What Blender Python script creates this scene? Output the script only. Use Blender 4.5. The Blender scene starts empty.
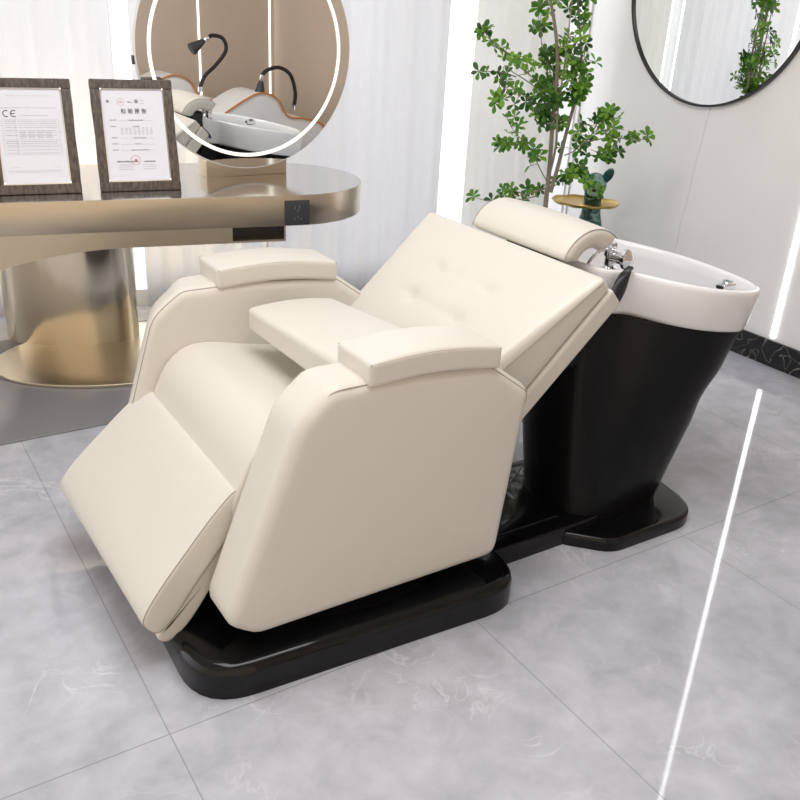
import bpy, bmesh, math, random
from mathutils import Vector, Matrix
random.seed(7)
PI = math.pi
C = bpy.context.scene.collection
sc = bpy.context.scene

# ------------------------------------------------------------------ camera
yaw, pitch, roll, FPX, CAMH = 0.98174058, 0.4319833, 0.05632821, 881.3, 1.45
f = Vector((math.cos(yaw)*math.cos(pitch), math.sin(yaw)*math.cos(pitch), -math.sin(pitch)))
r = Vector((math.sin(yaw), -math.cos(yaw), 0)); u = r.cross(f)
r2 = r*math.cos(roll) + u*math.sin(roll); u2 = -r*math.sin(roll) + u*math.cos(roll)
cd = bpy.data.cameras.new('camera'); cam = bpy.data.objects.new('camera', cd); C.objects.link(cam)
cam.matrix_world = Matrix(((r2.x, u2.x, -f.x, 0), (r2.y, u2.y, -f.y, 0), (r2.z, u2.z, -f.z, CAMH), (0, 0, 0, 1)))
cd.sensor_width = 36; cd.lens = FPX/800*36; cd.clip_start = 0.02
sc.camera = cam
sc.view_settings.view_transform = 'Standard'; sc.view_settings.look = 'None'
sc.view_settings.gamma = 1; sc.view_settings.use_curve_mapping = False
sc.view_settings.exposure = 0.2
# ------------------------------------------------------------------ world and lights
w = bpy.data.worlds.new('world'); sc.world = w; w.use_nodes = True
w.node_tree.nodes['Background'].inputs[0].default_value = (1.0, 0.99, 0.98, 1)
_t = w.node_tree; _g = _t.nodes.new('ShaderNodeTexCoord'); _s = _t.nodes.new('ShaderNodeSeparateXYZ'); _m = _t.nodes.new('ShaderNodeMapRange')
_m.inputs['From Min'].default_value = -0.2; _m.inputs['From Max'].default_value = 0.7      # brighter sky outside the window side
_m.inputs['To Min'].default_value = 0.85; _m.inputs['To Max'].default_value = 2.15
_c = _t.nodes.new('ShaderNodeMixRGB'); _c.inputs[1].default_value = (1.0, 0.83, 0.64, 1); _c.inputs[2].default_value = (0.95, 0.975, 1.0, 1)
_k = _t.nodes.new('ShaderNodeMapRange'); _k.inputs['From Min'].default_value = -0.3; _k.inputs['From Max'].default_value = 0.4
_t.links.new(_s.outputs['Y'], _k.inputs['Value']); _t.links.new(_k.outputs['Result'], _c.inputs[0]); _t.links.new(_c.outputs[0], _t.nodes['Background'].inputs[0])
_t.links.new(_g.outputs['Generated'], _s.inputs[0]); _t.links.new(_s.outputs['Y'], _m.inputs['Value']); _t.links.new(_m.outputs['Result'], _t.nodes['Background'].inputs[1])

def area(name, loc, rot, sx, sy, power, color=(1, 1, 1)):
    l = bpy.data.lights.new(name, 'AREA'); l.shape = 'RECTANGLE'; l.size = sx; l.size_y = sy
    l.energy = power; l.color = color
    o = bpy.data.objects.new(name, l); C.objects.link(o); o.location = loc; o.rotation_euler = rot
    return o
area('overhead_fill_light', (0.85, 1.5, 2.82), (0, 0, 0), 1.6, 1.7, 39, (1, 1, 1))  # added area lamp brightening the room from above, not a known ceiling fixture

# ------------------------------------------------------------------ materials
def mat(name, col, rough=0.5, metal=0.0, **k):
    m = bpy.data.materials.new(name); m.use_nodes = True
    b = m.node_tree.nodes['Principled BSDF']
    b.inputs['Base Color'].default_value = (*col, 1); b.inputs['Roughness'].default_value = rough
    b.inputs['Metallic'].default_value = metal
    for kk, v in k.items():
        b.inputs[kk.replace('_', ' ')].default_value = v
    return m
def N(m, t, **k):
    n = m.node_tree.nodes.new(t)
    for kk, v in k.items():
        if kk in n.inputs: n.inputs[kk].default_value = v
        else: setattr(n, kk, v)
    return n
def LK(m, a, ao, b, bi): m.node_tree.links.new(a.outputs[ao], b.inputs[bi])
def bump(m, scale, strength, dist=0.002, detail=3):
    b = m.node_tree.nodes['Principled BSDF']
    tc = N(m, 'ShaderNodeTexCoord'); no = N(m, 'ShaderNodeTexNoise', Scale=scale, Detail=detail)
    bu = N(m, 'ShaderNodeBump', Strength=strength, Distance=dist)
    LK(m, tc, 'Object', no, 'Vector'); LK(m, no, 'Fac', bu, 'Height'); LK(m, bu, 'Normal', b, 'Normal')
    return m
def ramp(m, stops):
    n = N(m, 'ShaderNodeValToRGB'); cr = n.color_ramp
    while len(cr.elements) < len(stops): cr.elements.new(0.5)
    for e, (p, c) in zip(cr.elements, stops): e.position = p; e.color = (*c, 1)
    return n
M = {}
M['leather'] = bump(mat('cream_leather', (0.710, 0.675, 0.612), 0.42), 260, 0.12, 0.0012)
M['leather_side'] = bump(mat('beige_leather', (0.72, 0.62, 0.50), 0.45), 260, 0.12, 0.0012)
M['piping'] = mat('grey_piping', (0.36, 0.33, 0.29), 0.6)
M['gloss_black'] = mat('gloss_black_fibreglass', (0.004, 0.004, 0.005), 0.06, Specular_IOR_Level=0.35)
M['satin_black'] = bump(mat('satin_black_plastic', (0.006, 0.006, 0.007), 0.28, Specular_IOR_Level=0.18), 400, 0.05)
M['rubber'] = mat('black_rubber', (0.012, 0.012, 0.014), 0.45)
M['ceramic'] = mat('white_ceramic', (0.93, 0.93, 0.95), 0.10)
M['chrome'] = mat('chrome', (0.82, 0.82, 0.84), 0.08, 1.0)
M['dark_metal'] = mat('dark_metal', (0.05, 0.05, 0.055), 0.4, 0.6)
M['white'] = mat('white_paint', (0.86, 0.855, 0.85), 0.6)
M['mirror'] = mat('mirror_glass', (0.93, 0.94, 0.93), 0.0, 1.0)
M['frame_black'] = mat('black_frame', (0.008, 0.012, 0.012), 0.35)
M['plastic_grey'] = mat('charcoal_plastic', (0.045, 0.047, 0.055), 0.4)
M['paper'] = mat('white_paper', (0.86, 0.88, 0.97), 0.5)
M['ink'] = mat('grey_ink', (0.16, 0.16, 0.18), 0.7)
M['ink_light'] = mat('pale_ink', (0.45, 0.46, 0.50), 0.7)
M['ink_red'] = mat('red_ink', (0.72, 0.22, 0.22), 0.7)
M['orange'] = mat('orange_trim', (0.62, 0.22, 0.06), 0.35)
M['white_shell'] = mat('white_shell', (0.84, 0.84, 0.84), 0.3)
M['bark'] = bump(mat('grey_brown_bark', (0.26, 0.22, 0.17), 0.8), 90, 0.5, 0.004)
M['soil'] = bump(mat('soil', (0.05, 0.035, 0.025), 0.95), 60, 0.8, 0.01)
M['pot'] = mat('white_pot', (0.8, 0.8, 0.79), 0.35)
def emis(name, col, s):
    m = bpy.data.materials.new(name); m.use_nodes = True; nt = m.node_tree; nt.nodes.clear()
    e = nt.nodes.new('ShaderNodeEmission'); o = nt.nodes.new('ShaderNodeOutputMaterial')
    e.inputs[0].default_value = (*col, 1); e.inputs[1].default_value = s
    nt.links.new(e.outputs[0], o.inputs[0]); return m
M['led'] = emis('led_white', (1, 0.98, 0.95), 9)
M['led_ring'] = emis('led_warm_ring', (1, 0.95, 0.84), 1.25)
M['led_warm'] = emis('led_warm', (1, 0.78, 0.42), 70)
M['led_far'] = emis('led_white_far', (1, 0.98, 0.92), 2.2)
M['glow'] = emis('lamp_panel', (1, 0.985, 0.96), 2.0)

# steel: warm champagne brushed stainless
m = mat('champagne_steel', (0.61, 0.53, 0.42), 0.30, 1.0); b = m.node_tree.nodes['Principled BSDF']
tc = N(m, 'ShaderNodeTexCoord'); mp = N(m, 'ShaderNodeMapping'); mp.inputs['Scale'].default_value = (2, 2, 260)
no = N(m, 'ShaderNodeTexNoise', Scale=1.5, Detail=3.0); bu = N(m, 'ShaderNodeBump', Strength=0.06, Distance=0.001)
LK(m, tc, 'Object', mp, 'Vector'); LK(m, mp, 'Vector', no, 'Vector'); LK(m, no, 'Fac', bu, 'Height'); LK(m, bu, 'Normal', b, 'Normal')
M['steel'] = m
m = mat('polished_steel', (0.72, 0.65, 0.53), 0.14, 1.0); b = m.node_tree.nodes['Principled BSDF']
tc = N(m, 'ShaderNodeTexCoord'); mp = N(m, 'ShaderNodeMapping'); mp.inputs['Scale'].default_value = (7, 7, 1.2)
no = N(m, 'ShaderNodeTexNoise', Scale=1.2, Detail=1.0); bu = N(m, 'ShaderNodeBump', Strength=0.35, Distance=0.02)
LK(m, tc, 'Object', mp, 'Vector'); LK(m, mp, 'Vector', no, 'Vector'); LK(m, no, 'Fac', bu, 'Height'); LK(m, bu, 'Normal', b, 'Normal')
M['drum'] = m
M['plate'] = mat('satin_steel_plate', (0.70, 0.62, 0.49), 0.32, 1.0)
M['table_top'] = mat('pale_steel_top', (0.66, 0.64, 0.61), 0.12, 1.0)
M['brass'] = bump(mat('aged_brass', (0.60, 0.42, 0.14), 0.28, 1.0), 30, 0.15, 0.003)

# wood frame
m = mat('dark_wood', (0.07, 0.05, 0.04), 0.45); b = m.node_tree.nodes['Principled BSDF']
tc = N(m, 'ShaderNodeTexCoord'); mp = N(m, 'ShaderNodeMapping'); mp.inputs['Scale'].default_value = (60, 60, 8)
no = N(m, 'ShaderNodeTexNoise', Scale=2.0, Detail=5.0); rp = ramp(m, [(0.35, (0.055, 0.042, 0.034)), (0.7, (0.15, 0.115, 0.09))])
LK(m, tc, 'Object', mp, 'Vector'); LK(m, mp, 'Vector', no, 'Vector'); LK(m, no, 'Fac', rp, 'Fac'); LK(m, rp, 'Color', b, 'Base Color')
M['wood'] = m

# floor: pale grey polished marble tiles, 0.8 m
m = mat('grey_marble_tiles', (0.55, 0.55, 0.58), 0.035); b = m.node_tree.nodes['Principled BSDF']
ge = N(m, 'ShaderNodeNewGeometry')
n1 = N(m, 'ShaderNodeTexNoise', Scale=1.7, Detail=7.0, Roughness=0.6, Distortion=0.8)
n2 = N(m, 'ShaderNodeTexNoise', Scale=9.0, Detail=6.0, Roughness=0.62, Distortion=0.3)
r1 = ramp(m, [(0.25, (0.46, 0.47, 0.535)), (0.5, (0.545, 0.555, 0.62)), (0.78, (0.63, 0.64, 0.71))])
r2_ = ramp(m, [(0.30, (0.80, 0.80, 0.80)), (0.70, (1.08, 1.08, 1.08))])
mx = N(m, 'ShaderNodeMixRGB', blend_type='MULTIPLY'); mx.inputs[0].default_value = 1
for n_ in (n1, n2): LK(m, ge, 'Position', n_, 'Vector')
LK(m, n1, 'Fac', r1, 'Fac'); LK(m, n2, 'Fac', r2_, 'Fac'); LK(m, r1, 'Color', mx, 1); LK(m, r2_, 'Color', mx, 2)
# veins
def vein(scale, dist, width, wscale):
    nn = N(m, 'ShaderNodeTexNoise', Scale=scale, Detail=4.0, Distortion=dist)
    s = N(m, 'ShaderNodeMath', operation='SUBTRACT'); s.inputs[1].default_value = 0.5
    a = N(m, 'ShaderNodeMath', operation='ABSOLUTE'); l = N(m, 'ShaderNodeMath', operation='LESS_THAN'); 
    mr = N(m, 'ShaderNodeMapRange'); mr.inputs['From Min'].default_value = 0; mr.inputs['From Max'].default_value = width
    mr.inputs['To Min'].default_value = 1; mr.inputs['To Max'].default_value = 0
    LK(m, ge, 'Position', nn, 'Vector'); LK(m, nn, 'Fac', s, 0); LK(m, s, 0, a, 0); LK(m, a, 0, mr, 'Value')
    k = N(m, 'ShaderNodeTexNoise', Scale=wscale, Detail=3.0); kr = ramp(m, [(0.52, (0, 0, 0)), (0.68, (1, 1, 1))])
    LK(m, ge, 'Position', k, 'Vector'); LK(m, k, 'Fac', kr, 'Fac')
    mu = N(m, 'ShaderNodeMath', operation='MULTIPLY'); LK(m, mr, 'Result', mu, 0); LK(m, kr, 'Color', mu, 1)
    return mu
v1 = vein(2.6, 1.2, 0.012, 2.2)
v2 = vein(6.5, 1.5, 0.02, 3.4)
va = N(m, 'ShaderNodeMath', operation='MAXIMUM'); LK(m, v1, 0, va, 0); LK(m, v2, 0, va, 1)
vs = N(m, 'ShaderNodeMath', operation='MULTIPLY'); vs.inputs[1].default_value = 0.55; LK(m, va, 0, vs, 0)
mv = N(m, 'ShaderNodeMixRGB'); mv.inputs[2].default_value = (0.80, 0.80, 0.83, 1)
LK(m, vs, 0, mv, 0); LK(m, mx, 'Color', mv, 1)
# joints
sx = N(m, 'ShaderNodeSeparateXYZ'); LK(m, ge, 'Position', sx, 0)
def joint(axis, off, per, wd):
    a = N(m, 'ShaderNodeMath', operation='SUBTRACT'); a.inputs[1].default_value = off; LK(m, sx, axis, a, 0)
    p = N(m, 'ShaderNodeMath', operation='PINGPONG'); p.inputs[1].default_value = per/2; LK(m, a, 0, p, 0)
    l = N(m, 'ShaderNodeMath', operation='LESS_THAN'); l.inputs[1].default_value = wd; LK(m, p, 0, l, 0); return l
jx = joint('X', 0.400, 0.8, 0.0014); jy = joint('Y', 1.404, 1.6, 0.0016)
jm = N(m, 'ShaderNodeMath', operation='MAXIMUM'); LK(m, jx, 0, jm, 0); LK(m, jy, 0, jm, 1)
js = N(m, 'ShaderNodeMath', operation='MULTIPLY'); js.inputs[1].default_value = 0.62; LK(m, jm, 0, js, 0)
mj = N(m, 'ShaderNodeMixRGB'); mj.inputs[2].default_value = (0.25, 0.24, 0.24, 1)
LK(m, js, 0, mj, 0); LK(m, mv, 'Color', mj, 1); LK(m, mj, 'Color', b, 'Base Color')
bn = N(m, 'ShaderNodeTexNoise', Scale=3.0, Detail=1.0); bu = N(m, 'ShaderNodeBump', Strength=0.012, Distance=0.004)
LK(m, ge, 'Position', bn, 'Vector'); LK(m, bn, 'Fac', bu, 'Height'); LK(m, bu, 'Normal', b, 'Normal')
M['floor'] = m

# black marble skirting
m = mat('black_marble', (0.01, 0.01, 0.012), 0.12); b = m.node_tree.nodes['Principled BSDF']
ge = N(m, 'ShaderNodeNewGeometry'); nn = N(m, 'ShaderNodeTexNoise', Scale=7.0, Detail=4.0, Distortion=1.6); LK(m, ge, 'Position', nn, 'Vector')
s = N(m, 'ShaderNodeMath', operation='SUBTRACT'); s.inputs[1].default_value = 0.5; a = N(m, 'ShaderNodeMath', operation='ABSOLUTE')
mr = N(m, 'ShaderNodeMapRange'); mr.inputs['From Min'].default_value = 0; mr.inputs['From Max'].default_value = 0.012; mr.inputs['To Min'].default_value = 0.7; mr.inputs['To Max'].default_value = 0
LK(m, nn, 'Fac', s, 0); LK(m, s, 0, a, 0); LK(m, a, 0, mr, 'Value')
mm = N(m, 'ShaderNodeMixRGB'); mm.inputs[1].default_value = (0.010, 0.010, 0.012, 1); mm.inputs[2].default_value = (0.42, 0.40, 0.38, 1)
LK(m, mr, 'Result', mm, 0); LK(m, mm, 'Color', b, 'Base Color'); M['black_marble'] = m

# white marble wall
m = mat('white_marble_wall', (0.80, 0.79, 0.79), 0.16); b = m.node_tree.nodes['Principled BSDF']
ge = N(m, 'ShaderNodeNewGeometry'); n1 = N(m, 'ShaderNodeTexNoise', Scale=0.9, Detail=4.0, Distortion=1.0); LK(m, ge, 'Position', n1, 'Vector')
r1 = ramp(m, [(0.3, (0.90, 0.897, 0.895)), (0.7, (0.93, 0.93, 0.935))]); LK(m, n1, 'Fac', r1, 'Fac')
# one thin diagonal vein running from under the mirror to the floor
sx = N(m, 'ShaderNodeSeparateXYZ'); LK(m, ge, 'Position', sx, 0)
zz = N(m, 'ShaderNodeMath', operation='MULTIPLY_ADD'); zz.inputs[1].default_value = 0.075; zz.inputs[2].default_value = -2.866; LK(m, sx, 'Z', zz, 0)
ad = N(m, 'ShaderNodeMath', operation='ADD'); LK(m, sx, 'Y', ad, 0); LK(m, zz, 0, ad, 1)
nw = N(m, 'ShaderNodeTexNoise', Scale=6.0, Detail=3.0); LK(m, ge, 'Position', nw, 'Vector')
nw2 = N(m, 'ShaderNodeMath', operation='MULTIPLY_ADD'); nw2.inputs[1].default_value = 0.05; nw2.inputs[2].default_value = -0.025; LK(m, nw, 'Fac', nw2, 0)
ad2 = N(m, 'ShaderNodeMath', operation='ADD'); LK(m, ad, 0, ad2, 0); LK(m, nw2, 0, ad2, 1)
ab = N(m, 'ShaderNodeMath', operation='ABSOLUTE'); LK(m, ad2, 0, ab, 0)
mr = N(m, 'ShaderNodeMapRange'); mr.inputs['From Min'].default_value = 0; mr.inputs['From Max'].default_value = 0.006; mr.inputs['To Min'].default_value = 0.3; mr.inputs['To Max'].default_value = 0
LK(m, ab, 0, mr, 'Value')
mm = N(m, 'ShaderNodeMixRGB'); mm.inputs[2].default_value = (0.45, 0.42, 0.40, 1); LK(m, mr, 'Result', mm, 0); LK(m, r1, 'Color', mm, 1); LK(m, mm, 'Color', b, 'Base Color')
M['wall'] = m
M['beige'] = bump(mat('beige_wall', (0.64, 0.52, 0.42), 0.55), 40, 0.05)
M['mat_grey'] = mat('grey_glass_plinth', (0.25, 0.25, 0.265), 0.14)

# sheer curtain
def sheer(name, col, tr):
    m = bpy.data.materials.new(name); m.use_nodes = True; nt = m.node_tree; nt.nodes.clear()
    d = nt.nodes.new('ShaderNodeBsdfDiffuse'); t = nt.nodes.new('ShaderNodeBsdfTranslucent'); mx = nt.nodes.new('ShaderNodeMixShader')
    o = nt.nodes.new('ShaderNodeOutputMaterial')
    d.inputs[0].default_value = (*col, 1); t.inputs[0].default_value = (*col, 1); mx.inputs[0].default_value = tr
    nt.links.new(d.outputs[0], mx.inputs[1]); nt.links.new(t.outputs[0], mx.inputs[2]); nt.links.new(mx.outputs[0], o.inputs[0]); return m
M['curtain'] = sheer('sheer_white_curtain', (0.91, 0.91, 0.925), 0.5)
M['curtain_warm'] = sheer('ivory_curtain', (0.92, 0.915, 0.90), 0.5)
# window glass
m = bpy.data.materials.new('clear_glass'); m.use_nodes = True; nt = m.node_tree; nt.nodes.clear()
t = nt.nodes.new('ShaderNodeBsdfTransparent'); g = nt.nodes.new('ShaderNodeBsdfGlossy'); mx = nt.nodes.new('ShaderNodeMixShader'); o = nt.nodes.new('ShaderNodeOutputMaterial')
g.inputs['Roughness'].default_value = 0; mx.inputs[0].default_value = 0.05
nt.links.new(t.outputs[0], mx.inputs[1]); nt.links.new(g.outputs[0], mx.inputs[2]); nt.links.new(mx.outputs[0], o.inputs[0]); M['glass'] = m
# leaf
m = mat('green_leaf', (0.12, 0.28, 0.04), 0.4); b = m.node_tree.nodes['Principled BSDF']
at = N(m, 'ShaderNodeAttribute', attribute_name='tint'); rp = ramp(m, [(0.0, (0.025, 0.10, 0.012)), (0.5, (0.07, 0.24, 0.02)), (1.0, (0.22, 0.44, 0.035))])
LK(m, at, 'Fac', rp, 'Fac'); LK(m, rp, 'Color', b, 'Base Color')
b.inputs['Transmission Weight'].default_value = 0.0
tl = N(m, 'ShaderNodeBsdfTranslucent'); LK(m, rp, 'Color', tl, 'Color'); ms = N(m, 'ShaderNodeMixShader'); ms.inputs[0].default_value = 0.3
out = [n for n in m.node_tree.nodes if n.type == 'OUTPUT_MATERIAL'][0]
LK(m, b, 0, ms, 1); LK(m, tl, 0, ms, 2); LK(m, ms, 0, out, 0); M['leaf'] = m
# teal marbled statue
m = mat('teal_resin', (0.03, 0.14, 0.14), 0.25); b = m.node_tree.nodes['Principled BSDF']
tc = N(m, 'ShaderNodeTexCoord'); no = N(m, 'ShaderNodeTexNoise', Scale=22.0, Detail=3.0, Distortion=1.2)
rp = ramp(m, [(0.38, (0.008, 0.055, 0.06)), (0.52, (0.03, 0.16, 0.16)), (0.62, (0.30, 0.48, 0.46))])
LK(m, tc, 'Object', no, 'Vector'); LK(m, no, 'Fac', rp, 'Fac'); LK(m, rp, 'Color', b, 'Base Color'); M['teal'] = m
M['teal_pale'] = mat('pale_teal_resin', (0.34, 0.52, 0.50), 0.3)

# ------------------------------------------------------------------ mesh helpers
def mesh_obj(name, verts, faces, material, parent=None, smooth=True, angle=None):
    me = bpy.data.meshes.new(name); me.from_pydata([tuple(v) for v in verts], [], faces)
    bm = bmesh.new(); bm.from_mesh(me); bmesh.ops.remove_doubles(bm, verts=bm.verts, dist=1e-5)
    bmesh.ops.recalc_face_normals(bm, faces=bm.faces); bm.to_mesh(me); bm.free()
    me.materials.append(material)
    if smooth: me.shade_smooth()
    if angle is not None: me.set_sharp_from_angle(angle=math.radians(angle))
    o = bpy.data.objects.new(name, me); C.objects.link(o)
    if parent: attach(o, parent)
    return o
def attach(o, parent):           # keep world coordinates of vertices
    o.parent = parent; bpy.context.view_layer.update()
    o.matrix_parent_inverse = parent.matrix_world.inverted()
class MB:
    def __init__(s): s.v = []; s.f = []
    def add(s, v, fcs):
        n = len(s.v); s.v += [Vector(x) for x in v]; s.f += [tuple(i+n for i in q) for q in fcs]; return s
    def tf(s, mtx, start=0):
        for i in range(start, len(s.v)): s.v[i] = mtx @ s.v[i]
        return s
    def build(s, name, material, parent=None, smooth=True, angle=35): return mesh_obj(name, s.v, s.f, material, parent, smooth, angle)
def box(mb, a, b2):
    x0, y0, z0 = a; x1, y1, z1 = b2
    return mb.add([(x0,y0,z0),(x1,y0,z0),(x1,y1,z0),(x0,y1,z0),(x0,y0,z1),(x1,y0,z1),(x1,y1,z1),(x0,y1,z1)],
                  [(0,3,2,1),(4,5,6,7),(0,1,5,4),(1,2,6,5),(2,3,7,6),(3,0,4,7)])
def rbox(mb, a, b2, rad, n=4, warp=None, crown=0.0, seg=14):
    """rounded box on a refined cube, optional crown on +z and a warp of (u,v,w in -1..1)->position"""
    cx = [(a[i]+b2[i])/2 for i in range(3)]; h = [(b2[i]-a[i])/2 for i in range(3)]
    rr = rad if isinstance(rad, (tuple, list)) else (rad, rad, rad)
    key = {}; vs = []; fs = []
    def coords(k):
        R_ = min(rr[k], h[k]*0.999); e = R_/h[k]
        pts = [-1 + e*(1-math.cos(i/n*PI/2)) if False else -1+e*i/n for i in range(n)]
        mid = [-1+e + (2-2*e)*i/seg for i in range(seg+1)]
        return pts + mid + [-p for p in reversed(pts)]
    cs = [coords(0), coords(1), coords(2)]
    def P(i, j, k):
        kk = (i, j, k)
        if kk in key: return key[kk]
        p = [cs[0][i], cs[1][j], cs[2][k]]; q = []; d = []
        for t in range(3):
            R_ = min(rr[t], h[t]*0.999); inner = 1-R_/h[t]
            c = max(-inner, min(inner, p[t])); q.append(c); d.append((p[t]-c)/(1-inner))
        # map cube corner offset to sphere
        L = math.sqrt(sum(x*x for x in d)); mxd = max(abs(x) for x in d)
        if L > 1e-9: d = [x*mxd/L for x in d]
        uu = [q[t] + d[t]*(1-(1-min(rr[t], h[t]*0.999)/h[t])) for t in range(3)]
        pos = Vector([cx[t]+h[t]*uu[t] for t in range(3)])
        if crown and p[2] > -0.99: pos.z += crown*(1-uu[0]**2)*(1-uu[1]**2)*(uu[2]*0.5+0.5)
        if warp: pos = Vector(warp(uu, pos))
        key[kk] = len(vs); vs.append(pos); return key[kk]
    nx, ny, nz = len(cs[0])-1, len(cs[1])-1, len(cs[2])-1
    for i in range(nx):
        for j in range(ny):
            for k in (0, nz): fs.append((P(i,j,k),P(i+1,j,k),P(i+1,j+1,k),P(i,j+1,k)))
    for i in range(nx):
        for k in range(nz):
            for j in (0, ny): fs.append((P(i,j,k),P(i+1,j,k),P(i+1,j,k+1),P(i,j,k+1)))
    for j in range(ny):
        for k in range(nz):
            for i in (0, nx): fs.append((P(i,j,k),P(i,j+1,k),P(i,j+1,k+1),P(i,j,k+1)))
    return mb.add(vs, fs)
def trilinear(c):   # c: dict keyed by signs (-1/1)^3 -> point
    def g(uu):
        p = Vector((0, 0, 0))
        for (a, b_, d), q in c.items():
            p += Vector(q)*((1+a*uu[0])/2*(1+b_*uu[1])/2*(1+d*uu[2])/2)
        return p
    return g
def catmull(pts, n=8, closed=True):
    pts = [Vector(p) for p in pts]; out = []; L = len(pts)
    rng = range(L) if closed else range(L-1)
    for i in rng:
        if closed: p0, p1, p2, p3 = pts[i-1], pts[i], pts[(i+1) % L], pts[(i+2) % L]
        else: p0, p1, p2, p3 = pts[max(i-1, 0)], pts[i], pts[i+1], pts[min(i+2, L-1)]
        for k in range(n):
            t = k/n
            out.append(0.5*((2*p1)+(-p0+p2)*t+(2*p0-5*p1+4*p2-p3)*t*t+(-p0+3*p1-3*p2+p3)*t**3))
    if not closed: out.append(pts[-1].copy())
    return out
def fillet(poly, rads, n=6):
    """round the corners of a 2D polygon"""
    out = []; L = len(poly)
    for i in range(L):
        p = Vector(poly[i]); a = Vector(poly[i-1]); b_ = Vector(poly[(i+1) % L])
        R_ = rads[i] if isinstance(rads, (list, tuple)) else rads
        da = (a-p); db = (b_-p); la, lb = da.length, db.length; da.normalize(); db.normalize()
        ang = da.angle(db); t = min(R_/math.tan(ang/2), la*0.48, lb*0.48)
        s_, e_ = p+da*t, p+db*t
        for k in range(n+1):
            q = k/n; out.append((1-q)**2*s_ + 2*q*(1-q)*p + q*q*e_)
    return out
def resample(poly, n):
    P = [Vector(p) for p in poly]; L = [0]
    for i in range(len(P)): L.append(L[-1]+(P[(i+1) % len(P)]-P[i]).length)
    out = []; j = 0
    for k in range(n):
        t = L[-1]*k/n
        while L[j+1] < t: j += 1
        s_ = (t-L[j])/max(L[j+1]-L[j], 1e-9); out.append(P[j].lerp(P[(j+1) % len(P)], s_))
    return out
def offset2(poly, d):
    n = len(poly); out = []
    area2 = sum(poly[i].x*poly[(i+1) % n].y-poly[(i+1) % n].x*poly[i].y for i in range(n)); sg = 1 if area2 > 0 else -1
    for i in range(n):
        t = (poly[(i+1) % n]-poly[i-1]); t.normalize(); out.append(poly[i]+Vector((-t.y, t.x))*d*sg)
    return out
def slab(mb, outline, lo, hi, rad, place, n=5, bulge_lo=0.0, bulge_hi=0.0, rings=5, flat_lo=False):
    """outline: 2D list; extrude between lo & hi with rounded rims; place(p2,h)->3D"""
    secs = []; st = len(mb.v)
    def caps(h, sgn, bul, ins):
        res = []
        base = offset2(outline, ins); c = sum(base, Vector((0, 0)))/len(base)
        for k in range(1, rings+1):
            s_ = 1-k/(rings+0.5); res.append(([c+(p-c)*s_ for p in base], h+sgn*bul*(1-s_*s_)))
        return res
    rl = 0.0005 if flat_lo else rad
    lowc = caps(lo, -1, bulge_lo, rl); hic = caps(hi, 1, bulge_hi, rad)
    for q in reversed(lowc): secs.append(q)
    for k in range(n+1):
        a = k/n*PI/2; secs.append((offset2(outline, rl*(1-math.sin(a))), lo+rl*(1-math.cos(a))))
    for k in range(n+1):
        a = PI/2-k/n*PI/2; secs.append((offset2(outline, rad*(1-math.sin(a))), hi-rad*(1-math.cos(a))))
    for q in hic: secs.append(q)
    L = len(outline); vs = [place(p, h) for o_, h in secs for p in o_]; fs = []
    for s_ in range(len(secs)-1):
        for i in range(L): fs.append((s_*L+i, s_*L+(i+1) % L, (s_+1)*L+(i+1) % L, (s_+1)*L+i))
    fs.append(tuple(range(L-1, -1, -1))); fs.append(tuple((len(secs)-1)*L+i for i in range(L)))
    return mb.add(vs, fs)
def loft(mb, rings, cap=True):
    L = len(rings[0]); vs = [p for r_ in rings for p in r_]; fs = []
    for s_ in range(len(rings)-1):
        for i in range(L): fs.append((s_*L+i, s_*L+(i+1) % L, (s_+1)*L+(i+1) % L, (s_+1)*L+i))
    if cap: fs.append(tuple(range(L-1, -1, -1))); fs.append(tuple((len(rings)-1)*L+i for i in range(L)))
    return mb.add(vs, fs)
def tube(mb, pts, rad, sides=10, closed=False):
    pts = [Vector(p) for p in pts]; n = len(pts); rings = []; prev = None
    for i, p in enumerate(pts):
        a = pts[i-1] if (i > 0 or closed) else p; b_ = pts[(i+1) % n] if (i < n-1 or closed) else p
        t = (b_-a).normalized()
        if prev is None:
            x = t.cross(Vector((0, 0, 1)));
            if x.length < 0.01: x = t.cross(Vector((1, 0, 0)))
            x.normalize()
        else: x = (prev - t*prev.dot(t)).normalized()
        prev = x; y = t.cross(x); R_ = rad[i] if isinstance(rad, (list, tuple)) else rad
        rings.append([p+(x*math.cos(k/sides*2*PI)+y*math.sin(k/sides*2*PI))*R_ for k in range(sides)])
    if closed:
        rings.append(rings[0]); return loft(mb, rings, False)
    return loft(mb, rings)
def lathe(mb, prof, c=(0, 0, 0), axis='z', sides=40):
    """prof list of (r,h)"""
    rings = []
    for rr, h in prof:
        ring = []
        for k in range(sides):
            a = k/sides*2*PI; x, y = rr*math.cos(a), rr*math.sin(a)
            ring.append(Vector(c)+(Vector((x, y, h)) if axis == 'z' else Vector((x, -h, y)) if axis == 'y' else Vector((h, x, y))))
        rings.append(ring)
    return loft(mb, rings)
def empty(name, loc, label=None, cat=None, group=None, rz=0):
    o = bpy.data.objects.new(name, None); C.objects.link(o); o.location = loc; o.rotation_euler = (0, 0, rz)
    o.empty_display_size = 0.1
    if label: o['label'] = label
    if cat: o['category'] = cat
    if group: o['group'] = group
    bpy.context.view_layer.update(); return o
def tag(o, label, cat, group=None):
    o['label'] = label; o['category'] = cat
    if group: o['group'] = group
    return o
def struct(o): o['kind'] = 'structure'; return o
def piping(name, pts, parent, rad=0.0016, closed=False, material=None):
    return tube(MB(), pts, rad, 6, closed).build(name, material or M['piping'], parent)

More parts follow.
